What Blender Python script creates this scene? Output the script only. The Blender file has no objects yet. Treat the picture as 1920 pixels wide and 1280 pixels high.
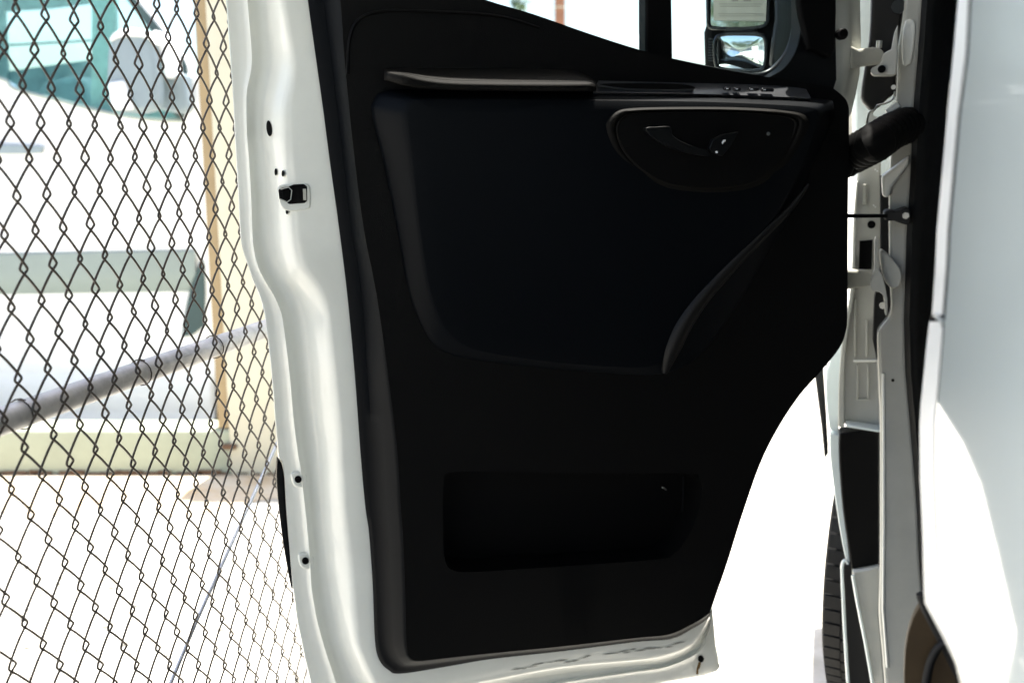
import bpy, bmesh, math, random
from mathutils import Vector, Matrix
R = math.radians
random.seed(7)
scene = bpy.context.scene
COL = scene.collection

# ------------------------------------------------------------------ camera
CAM_H, PITCH, FPX = 1.30, R(11.0), 1900.0
cam_d = bpy.data.cameras.new('camera'); cam = bpy.data.objects.new('camera', cam_d); COL.objects.link(cam)
cam.location = (0, 0, CAM_H); cam.rotation_euler = (math.pi/2 - PITCH, 0, 0)
cam_d.sensor_width = 36.0; cam_d.lens = 36.0*FPX/1920.0
cam_d.clip_start = 0.02; cam_d.clip_end = 2000
cam_d.dof.use_dof = True; cam_d.dof.focus_distance = 1.5; cam_d.dof.aperture_fstop = 4.0
scene.camera = cam
# ------------------------------------------------------------------ light
SUN_AZ, SUN_EL = R(12.0), R(80.0)
world = bpy.data.worlds.new('World'); scene.world = world; world.use_nodes = True
wn = world.node_tree.nodes; wl = world.node_tree.links
sky = wn.new('ShaderNodeTexSky'); sky.sky_type = 'NISHITA'; sky.sun_disc = False
sky.sun_elevation = SUN_EL; sky.sun_rotation = SUN_AZ; sky.dust_density = 3.0; sky.air_density = 1.0; sky.ozone_density = 0.2
wl.new(sky.outputs[0], wn['Background'].inputs[0]); wn['Background'].inputs[1].default_value = 0.12
sun_d = bpy.data.lights.new('sun', 'SUN'); sun_d.energy = 5.0; sun_d.angle = R(0.53); sun_d.color = (1.0, 0.95, 0.86)
sun = bpy.data.objects.new('sun', sun_d); COL.objects.link(sun)
sdir = Vector((math.sin(SUN_AZ)*math.cos(SUN_EL), math.cos(SUN_AZ)*math.cos(SUN_EL), math.sin(SUN_EL)))
sun.rotation_euler = (-sdir).to_track_quat('-Z', 'Y').to_euler(); sun.location = sdir*30
vs = scene.view_settings
vs.view_transform = 'Standard'; vs.look = 'None'; vs.exposure = 1.85; vs.gamma = 1.0; vs.use_curve_mapping = False
scene.cycles.max_bounces = 10; scene.cycles.diffuse_bounces = 5; scene.cycles.transparent_max_bounces = 16

# ------------------------------------------------------------------ surveying: sight lines of the camera cut with real planes
CP = Vector((0, 0, CAM_H))
FW = Vector((0, math.cos(PITCH), -math.sin(PITCH))); UP = Vector((0, math.sin(PITCH), math.cos(PITCH))); RT = Vector((1, 0, 0))
def ray(x, y): return RT*(x-960) + UP*(640-y) + FW*FPX
def cut(x, y, P, N):
    d = ray(x, y); t = (Vector(P)-CP).dot(N)/d.dot(N); return CP + d*t
DA = R(73.0)                                   # the open door: direction latch -> hinge
DD = Vector((math.sin(DA), math.cos(DA), 0)); DN = Vector((math.cos(DA), -math.sin(DA), 0)); DP = Vector((0, 1.58, 0))
def dp(x, y, w=0.0): return cut(x, y, DP + DN*w, DN)
VA = R(17.0)                                   # the van: forward direction
VH = Vector((math.sin(VA), math.cos(VA), 0)); VN = Vector((-math.cos(VA), math.sin(VA), 0)); VO = VN*(-0.0914)
def V(s, q, z): return VO + VH*s + VN*q + Vector((0, 0, z))
def vs_(x, y, s): return cut(x, y, VO + VH*s, VH)     # plane across the van at s
def vq(x, y, q=0.0): return cut(x, y, VO + VN*q, VN)  # plane along the van at q
def yp(x, y, Y): return cut(x, y, Vector((0, Y, 0)), Vector((0, 1, 0)))
def gp(x, y, z=0.0): return cut(x, y, Vector((0, 0, z)), Vector((0, 0, 1)))

# ------------------------------------------------------------------ materials
def mat(name, col, rough=0.5, metal=0.0, coat=0.0, spec=0.5, noise=0.0, nscale=20.0, bump=0.0, bscale=300.0, coat_rough=0.03, col2=None, trans=0.0):
    m = bpy.data.materials.new(name); m.use_nodes = True
    nt = m.node_tree; b = nt.nodes['Principled BSDF']; L = nt.links
    b.inputs['Base Color'].default_value = (*col, 1); b.inputs['Roughness'].default_value = rough
    b.inputs['Metallic'].default_value = metal; b.inputs['Coat Weight'].default_value = coat
    b.inputs['Coat Roughness'].default_value = coat_rough; b.inputs['Specular IOR Level'].default_value = spec
    b.inputs['Transmission Weight'].default_value = trans
    tc = nt.nodes.new('ShaderNodeTexCoord')
    if noise > 0 or col2:
        n = nt.nodes.new('ShaderNodeTexNoise'); n.inputs['Scale'].default_value = nscale; n.inputs['Detail'].default_value = 8; n.inputs['Roughness'].default_value = .65
        L.new(tc.outputs['Object'], n.inputs['Vector'])
        r = nt.nodes.new('ShaderNodeValToRGB'); r.color_ramp.elements[0].position = .32; r.color_ramp.elements[1].position = .68
        c2 = col2 or tuple(c*(1-noise) for c in col)
        r.color_ramp.elements[0].color = (*c2, 1); r.color_ramp.elements[1].color = (*col, 1)
        L.new(n.outputs['Fac'], r.inputs['Fac']); L.new(r.outputs['Color'], b.inputs['Base Color'])
        mr = nt.nodes.new('ShaderNodeMapRange'); mr.inputs['To Min'].default_value = max(0.02, rough*0.8); mr.inputs['To Max'].default_value = min(1, rough*1.25)
        L.new(n.outputs['Fac'], mr.inputs['Value']); L.new(mr.outputs['Result'], b.inputs['Roughness'])
    if bump > 0:
        n2 = nt.nodes.new('ShaderNodeTexNoise'); n2.inputs['Scale'].default_value = bscale; n2.inputs['Detail'].default_value = 3
        L.new(tc.outputs['Object'], n2.inputs['Vector'])
        bp = nt.nodes.new('ShaderNodeBump'); bp.inputs['Strength'].default_value = bump; bp.inputs['Distance'].default_value = .002
        L.new(n2.outputs['Fac'], bp.inputs['Height']); L.new(bp.outputs['Normal'], b.inputs['Normal'])
    return m
def glass_mat(name, tint, refl=0.08, rough=0.0):
    m = bpy.data.materials.new(name); m.use_nodes = True; nt = m.node_tree; L = nt.links
    for n in list(nt.nodes):
        if n.type != 'OUTPUT_MATERIAL': nt.nodes.remove(n)
    out = [n for n in nt.nodes if n.type == 'OUTPUT_MATERIAL'][0]
    t = nt.nodes.new('ShaderNodeBsdfTransparent'); t.inputs[0].default_value = (*tint, 1)
    g = nt.nodes.new('ShaderNodeBsdfGlossy'); g.inputs['Roughness'].default_value = rough
    fr = nt.nodes.new('ShaderNodeFresnel')
    ge = nt.nodes.new('ShaderNodeNewGeometry'); mr = nt.nodes.new('ShaderNodeMapRange'); mr.inputs['To Min'].default_value = 1.5; mr.inputs['To Max'].default_value = 1/1.5
    L.new(ge.outputs['Backfacing'], mr.inputs['Value']); L.new(mr.outputs['Result'], fr.inputs[0])      # a thin pane: no total reflection at the far face
    mx = nt.nodes.new('ShaderNodeMixShader'); L.new(fr.outputs[0], mx.inputs[0]); L.new(t.outputs[0], mx.inputs[1]); L.new(g.outputs[0], mx.inputs[2])
    L.new(mx.outputs[0], out.inputs[0]); return m
M = dict(
    shade_roof=mat('shade_roof_steel', (.45, .44, .41), .6, noise=.15, nscale=3),
    white=mat('white_paint', (.72, .80, .79), .32, coat=1.0, noise=.035, nscale=9, coat_rough=.03),
    satinwhite=mat('white_satin_paint', (.78, .79, .77), .45, coat=.35, noise=.035, nscale=9, coat_rough=.25),
    jamb=mat('white_jamb_paint', (.74, .75, .69), .38, coat=.7, noise=.06, nscale=14, coat_rough=.08),
    farwhite=mat('white_van_paint', (.86, .86, .85), .4, coat=.6, noise=.02, nscale=5),
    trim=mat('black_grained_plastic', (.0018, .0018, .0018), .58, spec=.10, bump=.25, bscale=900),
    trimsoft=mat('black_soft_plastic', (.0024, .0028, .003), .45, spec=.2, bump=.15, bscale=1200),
    trimside=mat('black_matt_plastic', (.0016, .0024, .0036), .5, spec=.07, bump=.15, bscale=1200),
    pad=mat('black_leatherette', (.0040, .0037, .0032), .6, spec=.09, bump=.35, bscale=700),
    rubber=mat('black_rubber', (.006, .006, .006), .6, spec=.3, noise=.3, nscale=30),
    gloss=mat('gloss_black_plastic', (.005, .005, .006), .2, spec=.5),
    satin=mat('satin_dark_plastic', (.03, .032, .036), .28, spec=.5),
    step=mat('dark_step_plastic', (.060, .040, .020), .45, spec=.2, noise=.25, nscale=25, bump=.2, bscale=500),
    ridge=mat('black_smooth_plastic', (.0040, .0038, .0035), .48, spec=.22),
    stitch=mat('grey_thread', (.007, .007, .0065), .8, spec=.15),
    mark=mat('white_print', (.7, .72, .72), .6),
    pillar=mat('shaded_white_paint', (.42, .42, .375), .3, coat=1.0, noise=.12, nscale=14, coat_rough=.03),  # white body paint, darkened to carry the shade inside the door opening
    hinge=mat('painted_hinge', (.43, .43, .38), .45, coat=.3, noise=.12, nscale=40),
    steel=mat('bolt_steel', (.55, .54, .5), .35, metal=1.0, noise=.2, nscale=60),
    galv=mat('galvanised_wire', (.075, .072, .064), .55, metal=.6, col2=(.060, .042, .030), nscale=30),
    pipe=mat('galvanised_pipe', (.62, .60, .58), .5, metal=.3, noise=.4, nscale=28, bump=.2, bscale=60),
    cable=mat('steel_cable', (.40, .43, .47), .4, metal=.7, noise=.2, nscale=50),
    hole=mat('dark_hole', (.002, .002, .002), .9, spec=.1),
    rust=mat('rust_stain', (.18, .10, .02), .8, noise=.4, nscale=90),
    scuff=mat('grey_scuff', (.40, .39, .34), .8, noise=.3, nscale=150),
    dirt=mat('grime', (.22, .21, .18), .8, noise=.4, nscale=120),
    tyre=mat('tyre_rubber', (.015, .0145, .014), .75, spec=.35, noise=.35, nscale=40, bump=.4, bscale=120),
    rim=mat('wheel_steel', (.5, .5, .5), .4, metal=.9),
    glass=glass_mat('window_glass', (.90, .95, .94)),
    teal=glass_mat('tinted_glass', (.80, .95, .94)),
    dark_glass=mat('dark_glass', (.01, .014, .015), .05, spec=.6),
    mirror=mat('mirror_glass', (.93, .95, .95), .02, metal=1.0),
    paper=mat('paper', (.60, .58, .50), .8, noise=.06, nscale=30),
    print=mat('grey_print', (.33, .31, .27), .8),
    cabin=mat('cabin_black', (.01, .01, .011), .7, noise=.3, nscale=8),
    cream=mat('cream_paint', (.58, .55, .43), .7, noise=.08, nscale=3.5, bump=.3, bscale=40),
    kerb=mat('cream_kerb_paint', (.37, .405, .315), .75, noise=.16, nscale=6, bump=.4, bscale=30),
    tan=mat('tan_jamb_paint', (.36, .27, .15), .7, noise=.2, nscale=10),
    grime=mat('rusty_grime', (.16, .09, .05), .9, noise=.5, nscale=20),
    moulding=mat('grey_moulding', (.27, .32, .30), .5, noise=.08, nscale=5),
    mirror_grey=mat('mirror_housing_grey', (.25, .31, .34), .4, noise=.08, nscale=10),
    arch=mat('arch_plastic', (.05, .09, .09), .6, noise=.2, nscale=10),
    seat=mat('seat_fabric', (.36, .47, .46), .9, noise=.3, nscale=12),
    panel_in=mat('pale_partition', (.8, .8, .78), .7, noise=.04, nscale=4),
    pole=mat('red_brown_timber', (.36, .15, .085), .85, noise=.35, nscale=9, bump=.4, bscale=40),
    bark=mat('bark', (.12, .09, .06), .9, noise=.4, nscale=14, bump=.6, bscale=30),
    leaf=mat('leaf_green', (.075, .12, .025), .6, col2=(.03, .065, .012), nscale=1.2),
    leaf2=mat('leaf_dark_green', (.045, .085, .03), .6, col2=(.02, .045, .012), nscale=1.2),
    carw=mat('car_paint_white', (.78, .78, .76), .3, coat=1.0, noise=.02),
    carb=mat('car_paint_blue', (.08, .13, .22), .3, coat=1.0, noise=.05),
    carg=mat('car_paint_silver', (.45, .46, .46), .3, metal=.5, coat=1.0, noise=.05),
    lamp=mat('lamp_red', (.4, .02, .02), .2),
)
def ground_mat():
    m = mat('concrete', (.58, .56, .51), .85, noise=.13, nscale=.8, bump=.35, bscale=60)
    nt = m.node_tree; L = nt.links; b = nt.nodes['Principled BSDF']
    src = b.inputs['Base Color'].links[0].from_socket
    tc = [n for n in nt.nodes if n.type == 'TEX_COORD'][0]
    n = nt.nodes.new('ShaderNodeTexNoise'); n.inputs['Scale'].default_value = 14; n.inputs['Detail'].default_value = 10
    L.new(tc.outputs['Object'], n.inputs['Vector'])
    r = nt.nodes.new('ShaderNodeValToRGB'); r.color_ramp.elements[0].position = .3; r.color_ramp.elements[0].color = (.75, .74, .70, 1); r.color_ramp.elements[1].position = .6; r.color_ramp.elements[1].color = (1, 1, 1, 1)
    L.new(n.outputs['Fac'], r.inputs['Fac'])
    mx = nt.nodes.new('ShaderNodeMix'); mx.data_type = 'RGBA'; mx.blend_type = 'MULTIPLY'; mx.inputs[0].default_value = 1
    L.new(src, mx.inputs[6]); L.new(r.outputs[0], mx.inputs[7]); L.new(mx.outputs[2], b.inputs['Base Color'])
    return m
M['ground'] = ground_mat()
M['soil'] = mat('tan_soil', (.55, .52, .45), .95, col2=(.46, .34, .20), nscale=5, bump=.6, bscale=80)

# ------------------------------------------------------------------ building helpers
WL = {}
def link(o, parent, wloc):
    COL.objects.link(o); WL[o.name] = Vector(wloc)
    if parent: o.parent = parent; o.location = Vector(wloc) - WL[parent.name]
    else: o.location = wloc
    return o
def empty(name, loc, label, cat, group=None):
    o = bpy.data.objects.new(name, None); o.empty_display_size = .2
    link(o, None, loc); tag(o, label, cat, group); return o
def tag(o, label=None, cat=None, group=None, kind=None):
    if label: o['label'] = label
    if cat: o['category'] = cat
    if group: o['group'] = group
    if kind: o['kind'] = kind
    return o
def mk(name, verts, faces, m, parent=None, bevel=0.0, seg=3, angle=35, recalc=True, origin=None):
    verts = [Vector(v) for v in verts]
    lo = Vector([min(v[i] for v in verts) for i in range(3)]); hi = Vector([max(v[i] for v in verts) for i in range(3)])
    c = Vector(origin) if origin is not None else (lo+hi)/2
    me = bpy.data.meshes.new(name); me.from_pydata([v-c for v in verts], [], faces)
    if recalc:
        bm = bmesh.new(); bm.from_mesh(me); bmesh.ops.recalc_face_normals(bm, faces=bm.faces); bm.to_mesh(me); bm.free()
    me.update()
    if isinstance(m, (list, tuple)):
        for k in m: me.materials.append(M[k])
    else: me.materials.append(M[m])
    if angle: me.shade_smooth(); me.set_sharp_from_angle(angle=R(angle))
    o = bpy.data.objects.new(name, me); link(o, parent, c)
    if bevel > 0:
        b = o.modifiers.new('bevel', 'BEVEL'); b.width = bevel; b.segments = seg; b.limit_method = 'ANGLE'; b.angle_limit = R(40)
    return o
def prism_g(pts, vec):
    n = len(pts); v = [Vector(p) for p in pts] + [Vector(p)+Vector(vec) for p in pts]
    f = [list(range(n)), list(range(2*n-1, n-1, -1))] + [[i, (i+1) % n, n+(i+1) % n, n+i] for i in range(n)]
    return v, f
def prism(name, pts, vec, m, parent=None, bevel=0.0, seg=3, angle=35):
    v, f = prism_g(pts, vec); return mk(name, v, f, m, parent, bevel, seg, angle)
def loft_g(rows, cu=False, cap=False):
    n = len(rows[0]); v = [Vector(p) for r in rows for p in r]; f = []
    for i in range(len(rows)-1):
        for j in range(n if cu else n-1):
            k = (j+1) % n; f.append([i*n+j, i*n+k, (i+1)*n+k, (i+1)*n+j])
    if cap: f.append(list(range(n))); f.append(list(range((len(rows)-1)*n, len(rows)*n)))
    return v, f
def loft(name, rows, m, parent=None, cu=False, cap=False, angle=50, bevel=0.0):
    v, f = loft_g(rows, cu, cap); return mk(name, v, f, m, parent, bevel, 3, angle)
def tube_g(path, r, n=8, closed=False, flat=1.0):
    path = [Vector(p) for p in path]; N = len(path); rows = []
    up = Vector((0, 0, 1)); T0 = (path[1]-path[0]).normalized()
    if abs(T0.dot(up)) > .9: up = Vector((1, 0, 0))
    a = (up - T0*up.dot(T0)).normalized()
    for i, p in enumerate(path):
        T = (path[(i+1) % N]-path[i-1]) if closed else (path[min(i+1, N-1)]-path[max(i-1, 0)])
        T.normalize(); a = (a - T*a.dot(T)).normalized(); b = T.cross(a)
        rr = r[i] if isinstance(r, (list, tuple)) else r
        rows.append([p + a*rr*math.cos(2*math.pi*k/n) + b*rr*flat*math.sin(2*math.pi*k/n) for k in range(n)])
    if closed: rows.append(rows[0])
    return loft_g(rows, True, not closed)
def tube(name, path, r, m, parent=None, n=8, closed=False, flat=1.0):
    v, f = tube_g(path, r, n, closed, flat); return mk(name, v, f, m, parent, 0, angle=60)
def box_g(c, ax, ay, az):
    c = Vector(c); v = [c + ax*i + ay*j + az*k for i in (-1, 1) for j in (-1, 1) for k in (-1, 1)]
    return v, [[0, 1, 3, 2], [4, 6, 7, 5], [0, 4, 5, 1], [2, 3, 7, 6], [0, 2, 6, 4], [1, 5, 7, 3]]
def box(name, c, ax, ay, az, m, parent=None, bevel=0.0):
    v, f = box_g(c, Vector(ax), Vector(ay), Vector(az)); return mk(name, v, f, m, parent, bevel)
def merge(parts):
    v, f = [], []
    for a, b in parts:
        o = len(v); v += list(a); f += [[i+o for i in q] for q in b]
    return v, f
def cyl_g(c, axis, r, h, n=20):
    axis = Vector(axis).normalized(); a = axis.orthogonal().normalized(); b = axis.cross(a); c = Vector(c)
    ring = [c + a*r*math.cos(2*math.pi*k/n) + b*r*math.sin(2*math.pi*k/n) for k in range(n)]
    return prism_g(ring, axis*h)
def cyl(name, c, axis, r, h, m, parent=None, n=20, bevel=0.0):
    v, f = cyl_g(c, axis, r, h, n); return mk(name, v, f, m, parent, bevel, 2)
def sm(pts, n=5, closed=False):
    out = []; N = len(pts)
    for i in range(N if closed else N-1):
        g = lambda k: pts[k % N] if closed else pts[max(0, min(N-1, k))]
        p0, p1, p2, p3 = g(i-1), g(i), g(i+1), g(i+2)
        for s in range(n):
            t = s/n
            out.append(tuple(.5*((2*p1[c]) + (-p0[c]+p2[c])*t + (2*p0[c]-5*p1[c]+4*p2[c]-p3[c])*t*t + (-p0[c]+3*p1[c]-3*p2[c]+p3[c])*t**3) for c in range(len(p1))))
    if not closed: out.append(tuple(pts[-1]))
    return out
def lerp_table(tab, y):
    if y <= tab[0][0]: return tab[0][1]
    for (a, b), (c, d) in zip(tab, tab[1:]):
        if y <= c: return b + (d-b)*(y-a)/(c-a)
    return tab[-1][1]
def resample(pts, n):
    P = [Vector(p) for p in pts]; L = [0]
    for a, b in zip(P, P[1:]): L.append(L[-1]+(b-a).length)
    out = []
    for k in range(n):
        d = L[-1]*k/(n-1); i = 0
        while i < len(L)-2 and L[i+1] < d: i += 1
        t = (d-L[i])/max(1e-9, L[i+1]-L[i]); out.append(tuple(P[i].lerp(P[i+1], min(1, t))))
    return out

# ================================================================== SETTING
def quad_sheet(name, pts, m): return mk(name, pts, [list(range(len(pts)))], m, None, angle=0)
g = quad_sheet('ground', [(-500, -300, 0), (500, -300, 0), (500, 900, 0), (-500, 900, 0)], 'ground'); g['kind'] = 'structure'
random.seed(3)
edge = [(-4.5 + i*.12, 3.60 + .10*math.sin(i*1.3) + random.uniform(-.06, .06) + (.10 if i < 20 else -.12), .004) for i in range(34)]
g = mk('soil_strip', edge + [(edge[-1][0], 3.88, .004), (edge[0][0], 3.88, .004)], [list(range(36))], 'soil', None, angle=0); g['kind'] = 'structure'
# tiny litter on the concrete
random.seed(11); parts = []
for k in range(60):
    p = gp(random.uniform(0, 560), random.uniform(960, 1275)); s = random.uniform(.002, .006)
    a = random.random()*6.28; ax = Vector((math.cos(a), math.sin(a), 0))*s*1.6; ay = Vector((-math.sin(a), math.cos(a), 0))*s
    parts.append(box_g(p + Vector((0, 0, s*.4)), ax, ay, Vector((0, 0, s*.4))))
v, f = merge(parts); o = mk('litter', v, f, 'dirt', None); tag(o, 'specks of dark litter scattered on the pale concrete', 'litter', kind='stuff')

# ================================================================== SHADE ROOF (unseen, added overhead to shade the van and the door)
cp = empty('shade_roof', (0, -3.0, 0), 'grey steel roof added out of view to shade the van and its open door', 'shade_roof')
CE, CX0, CX1 = 1.72, -1.0, 7.0; CXM, CXH = (CX0+CX1)/2, (CX1-CX0)/2
box('roof_sheet', (CXM, (CE-9)/2, 3.36), Vector((CXH, 0, 0)), Vector((0, (CE+9)/2, 0)), Vector((0, 0, .03)), 'shade_roof', cp, .01)
box('fascia', (CXM, CE+.02, 3.32), Vector((CXH, 0, 0)), Vector((0, .018, 0)), Vector((0, 0, .12)), 'shade_roof', cp, .005)
for y in (-8.5, -5, -1.5, 1.0): box('beam', (CXM, y, 3.25), Vector((CXH, 0, 0)), Vector((0, .05, 0)), Vector((0, 0, .08)), 'shade_roof', cp, .005)
for x in (-.9, 6.8):
    for y in (-8.5, -5.0): box('post', (x, y, 1.585), Vector((.06, 0, 0)), Vector((0, .06, 0)), Vector((0, 0, 1.585)), 'shade_roof', cp, .005)

# ================================================================== WHITE VAN WITH OPEN DOOR
van = empty('white_van', V(0.9, -1.0, 0), 'white van on the right with its black-lined front door swung open', 'van')
# ---- body side: main panel, pillar strip, lower strip
seam = [(-700, 1990), (-300, 1885), (0, 1819), (100, 1814), (215, 1799), (430, 1780), (500, 1777), (590, 1770), (640, 1766), (700, 1761), (760, 1756), (800, 1753), (900, 1754), (1000, 1758), (1130, 1765), (1190, 1782), (1280, 1821), (1400, 1880)]
ledge = [(-700, 1975), (-300, 1862), (0, 1795), (215, 1775), (430, 1755), (500, 1752), (560, 1748), (590, 1746)]
lledge = [(603, 1740), (630, 1736), (700, 1729), (760, 1723), (800, 1721), (900, 1722), (1000, 1727), (1100, 1729), (1130, 1731), (1194, 1769), (1280, 1815), (1400, 1876)]
Y_up = [-700, -500, -300, -150, 0, 100, 215, 330, 430, 500, 560, 590]; Y_lo = [603, 640, 700, 760, 800, 850, 900, 950, 1000, 1060, 1100, 1130, 1160, 1194, 1240, 1280, 1400]
rows = []
for y in sorted(set(Y_up + Y_lo + list(range(-690, 1400, 25)))):
    p = vq(lerp_table(seam, y)+2.0, y, 0.0); s0 = (p-VO).dot(VH)
    row = [p - VN*.02, p]
    for k in range(1, 22):
        t = (k/21)**1.6; s = s0 + (-4.3 - s0)*t
        row.append(V(s, 0.018*(1-math.cos(min(1, (s0-s)/1.6)*math.pi/2)), p.z))
    rows.append(row)
loft('body_panel', rows, 'white', van, angle=25)
def strip(name, ys, tab, m):
    rows = []
    for y in ys:
        a = vq(lerp_table(tab, y), y, -.010); b = vq(lerp_table(seam, y)-(3.2 if y < 595 else .8), y, -.001)
        mid = (a*.55 + b*.45) + VN*.0012
        rows.append([a - VN*.07 + VH*.004, a - VN*.012 + VH*.003, a - VN*.003, a*.82 + b*.18 + VN*.0008, mid, b*.85 + a*.15 + VN*.0008, b])
    return loft(name, rows, m, van, cap=True, angle=40)
strip('pillar_strip', Y_up, ledge, 'satinwhite')
strip('pillar_strip', Y_lo, lledge, 'satinwhite')
tube('panel_gap', [vq(lerp_table(seam, y)-.6, y, -.0022) for y in range(-690, 592, 20)], .0013, 'hole', van, 6)
prism('striker_gap', [vq(1746, 586, -.02), vq(1771, 594, -.02), vq(1770, 612, -.02), vq(1742, 604, -.02)], -VN*.03, 'hole', van)
tube('seam_lip', [vq(1752, 590, -.002), vq(1760, 597, .001), vq(1768, 604, .001), vq(1769, 611, -.002)], .0016, 'white', van)
# body closing the rest of the van (roof, far side, tail, bonnet, windscreen, floor)
prof = [(-4.3, .45), (-4.3, 2.45), (-4.1, 2.66), (1.2, 2.66), (1.75, 2.52), (2.75, 1.42), (3.35, 1.22), (3.52, .95), (3.55, .42)]
rows = [[V(s, -.012 if s > .5 else 0, z) for s, z in prof if True], [V(s, -1.98, z) for s, z in prof]]
shell_v, shell_f = loft_g([[V(s, -.10, z) for s, z in prof[:5]], [V(s, -1.98, z) for s, z in prof[:5]]])
mk('roof', shell_v, shell_f, 'white', van, angle=40)
prism('far_side', [V(s, -1.97, z) for s, z in prof], -VN*.04, 'white', van, bevel=.01)
loft('roof_edge', [[V(s, 0.0, z-.12), V(s, -.03, z-.04), V(s, -.10, z)] for s, z in [(-4.3, 2.58), (-4.1, 2.66), (0, 2.66), (1.2, 2.66), (1.75, 2.52)]], 'white', van)
loft('windscreen', [[V(1.75, -.12, 2.50), V(2.75, -.06, 1.41)], [V(1.75, -1.95, 2.50), V(2.75, -1.95, 1.41)]], 'dark_glass', van)
loft('bonnet', [[V(2.75, -.10, 1.42), V(3.35, -.16, 1.22), V(3.52, -.2, .95), V(3.55, -.2, .42)], [V(2.75, -1.9, 1.42), V(3.35, -1.85, 1.22), V(3.52, -1.8, .95), V(3.55, -1.8, .42)]], 'white', van)
prism('floor', [V(-4.3, -.15, .50), V(1.85, -.15, .50), V(1.85, -1.95, .50), V(-4.3, -1.95, .50)], (0, 0, -.06), 'cabin', van)
prism('bulkhead', [V(.62, -.09, .5), V(.62, -1.95, .5), V(.62, -1.95, 2.6), V(.62, -.09, 2.6)], -VH*.03, 'cabin', van)
prism('dashboard', [V(2.2, -.16, .5), V(2.0, -.16, 1.2), V(2.25, -.16, 1.5), V(2.72, -.16, 1.44), V(2.72, -.16, .5)], -VN*1.75, 'cabin', van, bevel=.04)
prism('headliner', [V(.6, -.11, 2.5), V(1.7, -.11, 2.45), V(1.7, -1.95, 2.45), V(.6, -1.95, 2.5)], (0, 0, -.03), 'cabin', van)
prism('seat_base', [V(.85, -.30, .75), V(1.4, -.30, .75), V(1.4, -.30, 1.0), V(.85, -.30, 1.05)], -VN*.52, 'cabin', van, bevel=.04)
prism('seat_back', [V(.72, -.30, 1.0), V(.92, -.30, 1.0), V(.80, -.30, 1.85), V(.68, -.30, 1.85)], -VN*.52, 'cabin', van, bevel=.05)
prism('underbody', [V(-4.2, -.18, .46), V(1.8, -.18, .46), V(1.8, -1.9, .46), V(-4.2, -1.9, .46)], (0, 0, -.12), 'cabin', van)
# ---- step and sill at the foot of the opening
def sp(pts, s): return [vs_(x, y, s) for x, y in pts]
stp = sm([(1733, 1126), (1721, 1142), (1709, 1166), (1700, 1200), (1696, 1240), (1696, 1300), (1706, 1400)], 4) + [(1900, 1400), (1830, 1300), (1792, 1240), (1766, 1196)]
prism('entry_step', sp(stp, 1.06), VH*.012, 'step', van, bevel=.008)
tube('step_seal', [vs_(x, y, 1.05) for x, y in sm([(1728, 1112), (1734, 1132), (1750, 1164), (1768, 1199), (1790, 1244), (1812, 1290), (1850, 1370)], 4)], .0058, 'rubber', van, 8)
tube('step_seal', [vs_(x, y, 1.045) for x, y in sm([(1772, 1203), (1757, 1216), (1745, 1240), (1738, 1268), (1735, 1300), (1736, 1350)], 4)], .0045, 'rubber', van, 8)
# ---- hinge pillar
pil = [(1700, -160), (1696, -20), (1692, 38), (1683, 94), (1682, 142), (1679, 197), (1674, 240), (1668, 330), (1667, 420), (1668, 520), (1670, 585), (1650, 616), (1645, 640), (1648, 740), (1650, 800), (1650, 1060), (1648, 1150), (1654, 1220), (1662, 1320), (1670, 1400), (1800, 1400), (1760, 1250), (1736, 1150), (1726, 1060), (1721, 950), (1713, 850), (1707, 780), (1700, 700), (1697, 600), (1702, 440), (1708, 350), (1715, 202), (1724, 94), (1733, -20), (1745, -160)]
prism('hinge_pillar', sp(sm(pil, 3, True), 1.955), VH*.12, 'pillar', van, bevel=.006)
ups = [vs_(1716, -160, 2.0), V(1.78, -.10, 2.50)]
tube('windscreen_pillar', [vs_(1712, -120, 2.0), vs_(1690, -500, 1.98), V(1.76, -.09, 2.46)], .05, 'white', van, 10)
seal_l = [(-160, 1738), (94, 1721), (202, 1712), (350, 1705), (440, 1699), (600, 1694), (700, 1697), (780, 1704), (850, 1710), (950, 1718), (1060, 1723), (1150, 1732), (1250, 1750)]
rows = []
for y in [-160, -20, 94, 202, 350, 440, 600, 700, 780, 850, 950, 1060, 1120]:
    xl = lerp_table(seal_l, y); wd = 16 if y > 850 else 22
    rows.append([vs_(xl, y, 1.965), vs_(xl+2, y, 1.945), vs_(xl+wd*.5, y, 1.935), vs_(xl+wd, y, 1.94), vs_(xl+wd+8, y, 1.96), vs_(xl+wd+40, y, 2.05)])
loft('door_seal', rows, 'rubber', van)
# beads and dings pressed into the pillar
prism('pressed_bead', sp(sm([(1697, 40), (1714, 38), (1717, 60), (1711, 110), (1704, 122), (1693, 120), (1691, 80)], 3, True), 1.950), VH*.012, 'jamb', van, bevel=.003)
prism('pressed_bead', sp([(1653, 330), (1706, 290), (1704, 308), (1672, 352), (1668, 370), (1655, 370)], 1.935), VH*.03, 'jamb', van, bevel=.006)
prism('pressed_bead', sp(sm([(1650, 470), (1668, 480), (1688, 505), (1690, 525), (1684, 538), (1668, 538), (1655, 515)], 3, True), 1.93), VH*.03, 'hinge', van, bevel=.007)
cyl('plug_hole', vs_(1674, 712, 1.957), -VH, .0028, .004, 'hole', van, 12)
tube('pillar_crease', [vs_(x, y, 1.953) for x, y in [(1656, 700), (1657, 850), (1657, 1000), (1656, 1140), (1664, 1250)]], .003, 'jamb', van, 6)
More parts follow.
